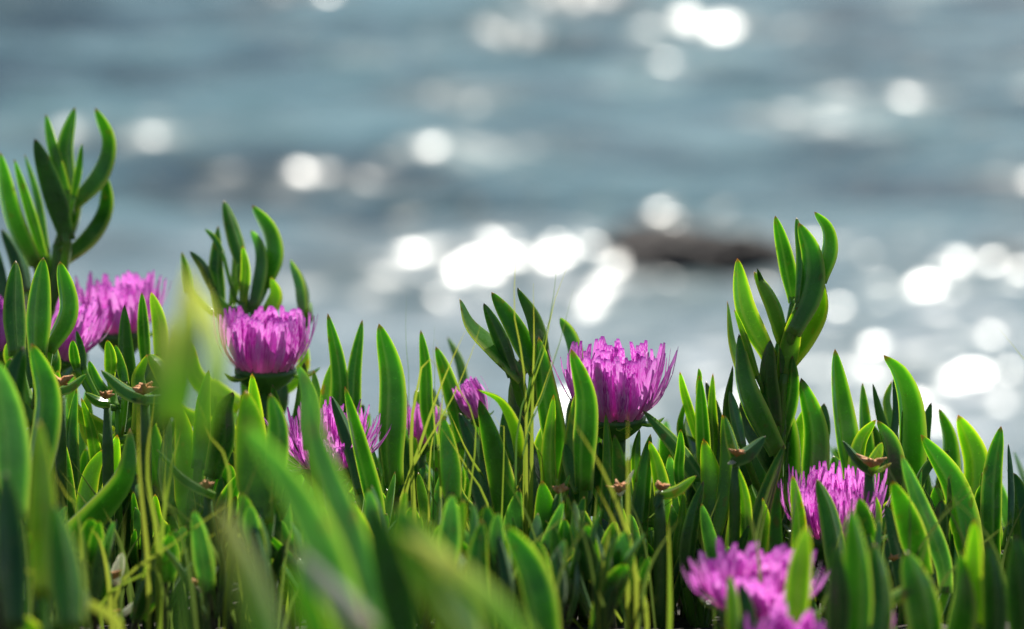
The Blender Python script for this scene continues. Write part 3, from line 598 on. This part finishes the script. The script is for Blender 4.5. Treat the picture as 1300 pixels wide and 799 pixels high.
withered('rusty withered flower with a pale papery sepal under the magenta flower', 785, 626, 1.83, 11, [(20, -30, 14, 'grey'), (-6, 20, 14, 'olive')])
withered('reddish withered flower at the end of a slanting bright sepal', 838, 624, 1.82, 11, [(46, -20, 17, 'bright'), (-6, 22, 16, 'dark')])
withered('closed green bud with an orange mouth beside the broad bright leaf', 934, 580, 1.83, 9, [(38, -26, 25, 'dark'), (-14, -52, 18, 'leaf'), (-10, 10, 12, 'grey')])
withered('wrinkled dark bud with a rusty middle below the folded leaf pair', 1104, 594, 1.84, 13, [(-34, -34, 18, 'dark'), (16, -32, 20, 'olive'), (28, -6, 10, 'straw')])
withered('small orange bud deep in the shade of tall leaves', 1131, 712, 1.81, 7, [(0, 22, 8, 'dark')])
withered('dried flower with one grey papery sepal on an arching yellow stalk', 146, 735, 1.77, 10, [(10, -34, 20, 'grey'), (-18, -10, 8, 'rust' if False else 'straw')])
withered('dried flower with two narrow silvery sepals in the low grass', 250, 744, 1.75, 8, [(28, -26, 14, 'grey'), (-34, -46, 12, 'grey'), (2, 20, 10, 'leaf')])
withered('pale twisted dry leaf lying flat in the low grass', 150, 778, 1.75, 5, [(28, -20, 11, 'grey')])

# ------------------------------------------------------------------ grass
def blade_geo(pts3, hw, keel=None):
    cs = bez(pts3, 13); v = []; f = []; msk = []
    for i, (t, c) in enumerate(cs):
        T = (cs[min(i + 1, 12)][1] - cs[max(i - 1, 0)][1]).normalized(); sd = T.cross(-FWD).normalized(); nd = sd.cross(T); wd = hw * .85 * (.55 + .45 * min(t * 4, 1)) * (1 - .45 * t) * max(1 - t ** 3, .05)
        for sx, sy in ((-1, .15), (0, -.3), (1, .15)): v.append(c + sd * sx * wd + nd * sy * wd); msk.append((abs(sx), t, 0, 1))
    for i in range(12):
        for k in range(2): f.append((i * 3 + k, i * 3 + k + 1, i * 3 + 4 + k, i * 3 + 3 + k))
    return v, f, msk
def set_mask(m, msk):
    at = m.attributes.new('mask', 'FLOAT_COLOR', 'POINT'); at.data.foreach_set('color', [x for c in msk for x in c])
def tuft(label, d, blades):
    bx = sum(b[0][0][0] for b in blades) / len(blades); by = max(b[0][0][1] for b in blades); g = ground_under(bx, by, d)
    root = link('grass_tuft', None, None, g); root.empty_display_size = .01; tag(root, label, 'grass', 'wild grass growing through the mat')
    for b in blades:
        pts, wd = b[0], b[1]; m = b[2] if len(b) > 2 else 'blade'; dd = d + rng.uniform(-.02, .02)
        sp = [P(x, y, dd - .01 * i) for i, (x, y) in enumerate(pts)]
        gx = ground_under(pts[0][0] + (bx - pts[0][0]) * (.6 if pts[0][1] < 600 else .1), pts[0][1], dd)
        if sp[0].z > gx.z + .01: sp = [gx - Vector((0, 0, .003))] + sp
        v, f, msk = blade_geo([p - g for p in sp], wd / 2 * px(dd)); mm = mesh('blade', v, f, M[m]); set_mask(mm, msk); link('blade', mm, root)
tuft('tall yellow grass with fine seed stems rising beside the large magenta flower', 1.84, [
  ([(668, 545), (664, 460), (653, 400), (655, 318)], 6), ([(676, 510), (678, 440), (677, 360)], 8), ([(655, 565), (682, 460), (699, 400), (709, 320)], 4.5, 'blade_green'), ([(668, 540), (690, 450), (703, 385), (722, 335)], 4.5),
  ([(662, 590), (690, 500), (712, 430), (728, 365)], 4, 'blade_green'), ([(666, 570), (684, 510), (708, 440)], 5), ([(690, 600), (676, 560), (662, 525)], 4)])
tuft('bent yellow grass blades crossing over the little hidden flower', 1.83, [
  ([(512, 645), (535, 560), (556, 500), (577, 450), (591, 420)], 8), ([(508, 640), (532, 580), (572, 510), (600, 445), (610, 412)], 5), ([(522, 570), (529, 500), (537, 462), (550, 458), (562, 482)], 9),
  ([(552, 495), (550, 450), (552, 412)], 2.4, 'blade_green'), ([(560, 640), (556, 560), (562, 500), (548, 440)], 5), ([(604, 560), (585, 500), (552, 430)], 4), ([(545, 600), (552, 540), (548, 500)], 5)])
tuft('hair thin dark grass stem beside the half shaded leaf', 1.98, [([(519, 500), (515, 430), (516, 372)], 2.2, 'blade_green'), ([(518, 560), (514, 490), (490, 455), (471, 449)], 2.6), ([(488, 490), (486, 440), (489, 400)], 2, 'blade_green')])
tuft('group of straight yellow grass stems between leaves, slightly blurred', 1.70, [
  ([(188, 720), (177, 600), (176, 505)], 8), ([(200, 690), (187, 600), (195, 498)], 9), ([(204, 700), (214, 610), (230, 535)], 9), ([(150, 745), (220, 690), (310, 625)], 5), ([(130, 762), (210, 715), (300, 662)], 5),
  ([(292, 610), (266, 552), (249, 506)], 7), ([(208, 640), (209, 570), (208, 510)], 3), ([(100, 660), (85, 630), (68, 600)], 6), ([(138, 740), (128, 690), (115, 670)], 9)])
tuft('yellow grass leaning across the foot of the pale pink edged leaf', 1.84, [([(622, 655), (590, 590), (560, 543)], 6), ([(624, 640), (592, 572), (570, 522)], 8), ([(640, 560), (634, 540), (625, 525)], 4), ([(600, 700), (585, 640), (560, 612)], 6), ([(640, 700), (650, 640), (664, 600)], 5)])
tuft('blurred pale grass stem crossing in front of the magenta flower stalk', 1.68, [([(797, 720), (797, 620), (797, 524)], 8), ([(806, 720), (772, 612), (722, 526)], 8), ([(820, 770), (792, 690), (758, 618)], 8), ([(850, 800), (850, 720), (848, 660)], 9), ([(760, 780), (768, 700), (780, 650)], 4)])
tuft('thin green grass blade arching down at the far end of the mat', 1.80, [([(1330, 520), (1300, 458), (1267, 416)], 3.4, 'blade'), ([(1300, 780), (1276, 757), (1258, 732)], 7, 'blade_dry')])
tuft('thick yellow grass blade lying across the lower corner of the mat', 1.50, [([(150, 792), (110, 765), (60, 735), (-8, 710)], 18)])
tuft('thin grass in the low middle of the mat, pale yellow', 1.80, [([(340, 790), (330, 720), (322, 650)], 6), ([(350, 790), (352, 720), (345, 640)], 6), ([(362, 790), (372, 720), (380, 680)], 6), ([(310, 760), (320, 700), (332, 640)], 5), ([(300, 690), (340, 650), (350, 620)], 5), ([(740, 800), (700, 750), (730, 700)], 6), ([(790, 790), (765, 755), (725, 715)], 6)])
# fine undergrowth
def undergrowth():
    V = []; F = []; MS = []
    for i in range(240):
        d = rng.uniform(1.62, 2.02); x = rng.uniform(-60, 1360); g = ground_under(x, 700, d); h = rng.uniform(.02, .085); a = rng.uniform(0, 6.28); ln = rng.uniform(.1, .7) * h
        o = Vector((math.cos(a), math.sin(a), 0)); v, f, m = blade_geo([g - Vector((0, 0, .003)), g + o * ln * .3 + Vector((0, 0, h * .6)), g + o * ln + Vector((0, 0, h))], rng.uniform(.0005, .0014))
        k = len(V); V += v; F += [tuple(q + k for q in t) for t in f]; MS += m
    m = mesh('grass', V, F, M['blade_mid']); set_mask(m, MS); tag(link('grass', m), 'fine yellow green grass growing low between the ice plant shoots', 'grass', kind='stuff')
undergrowth()
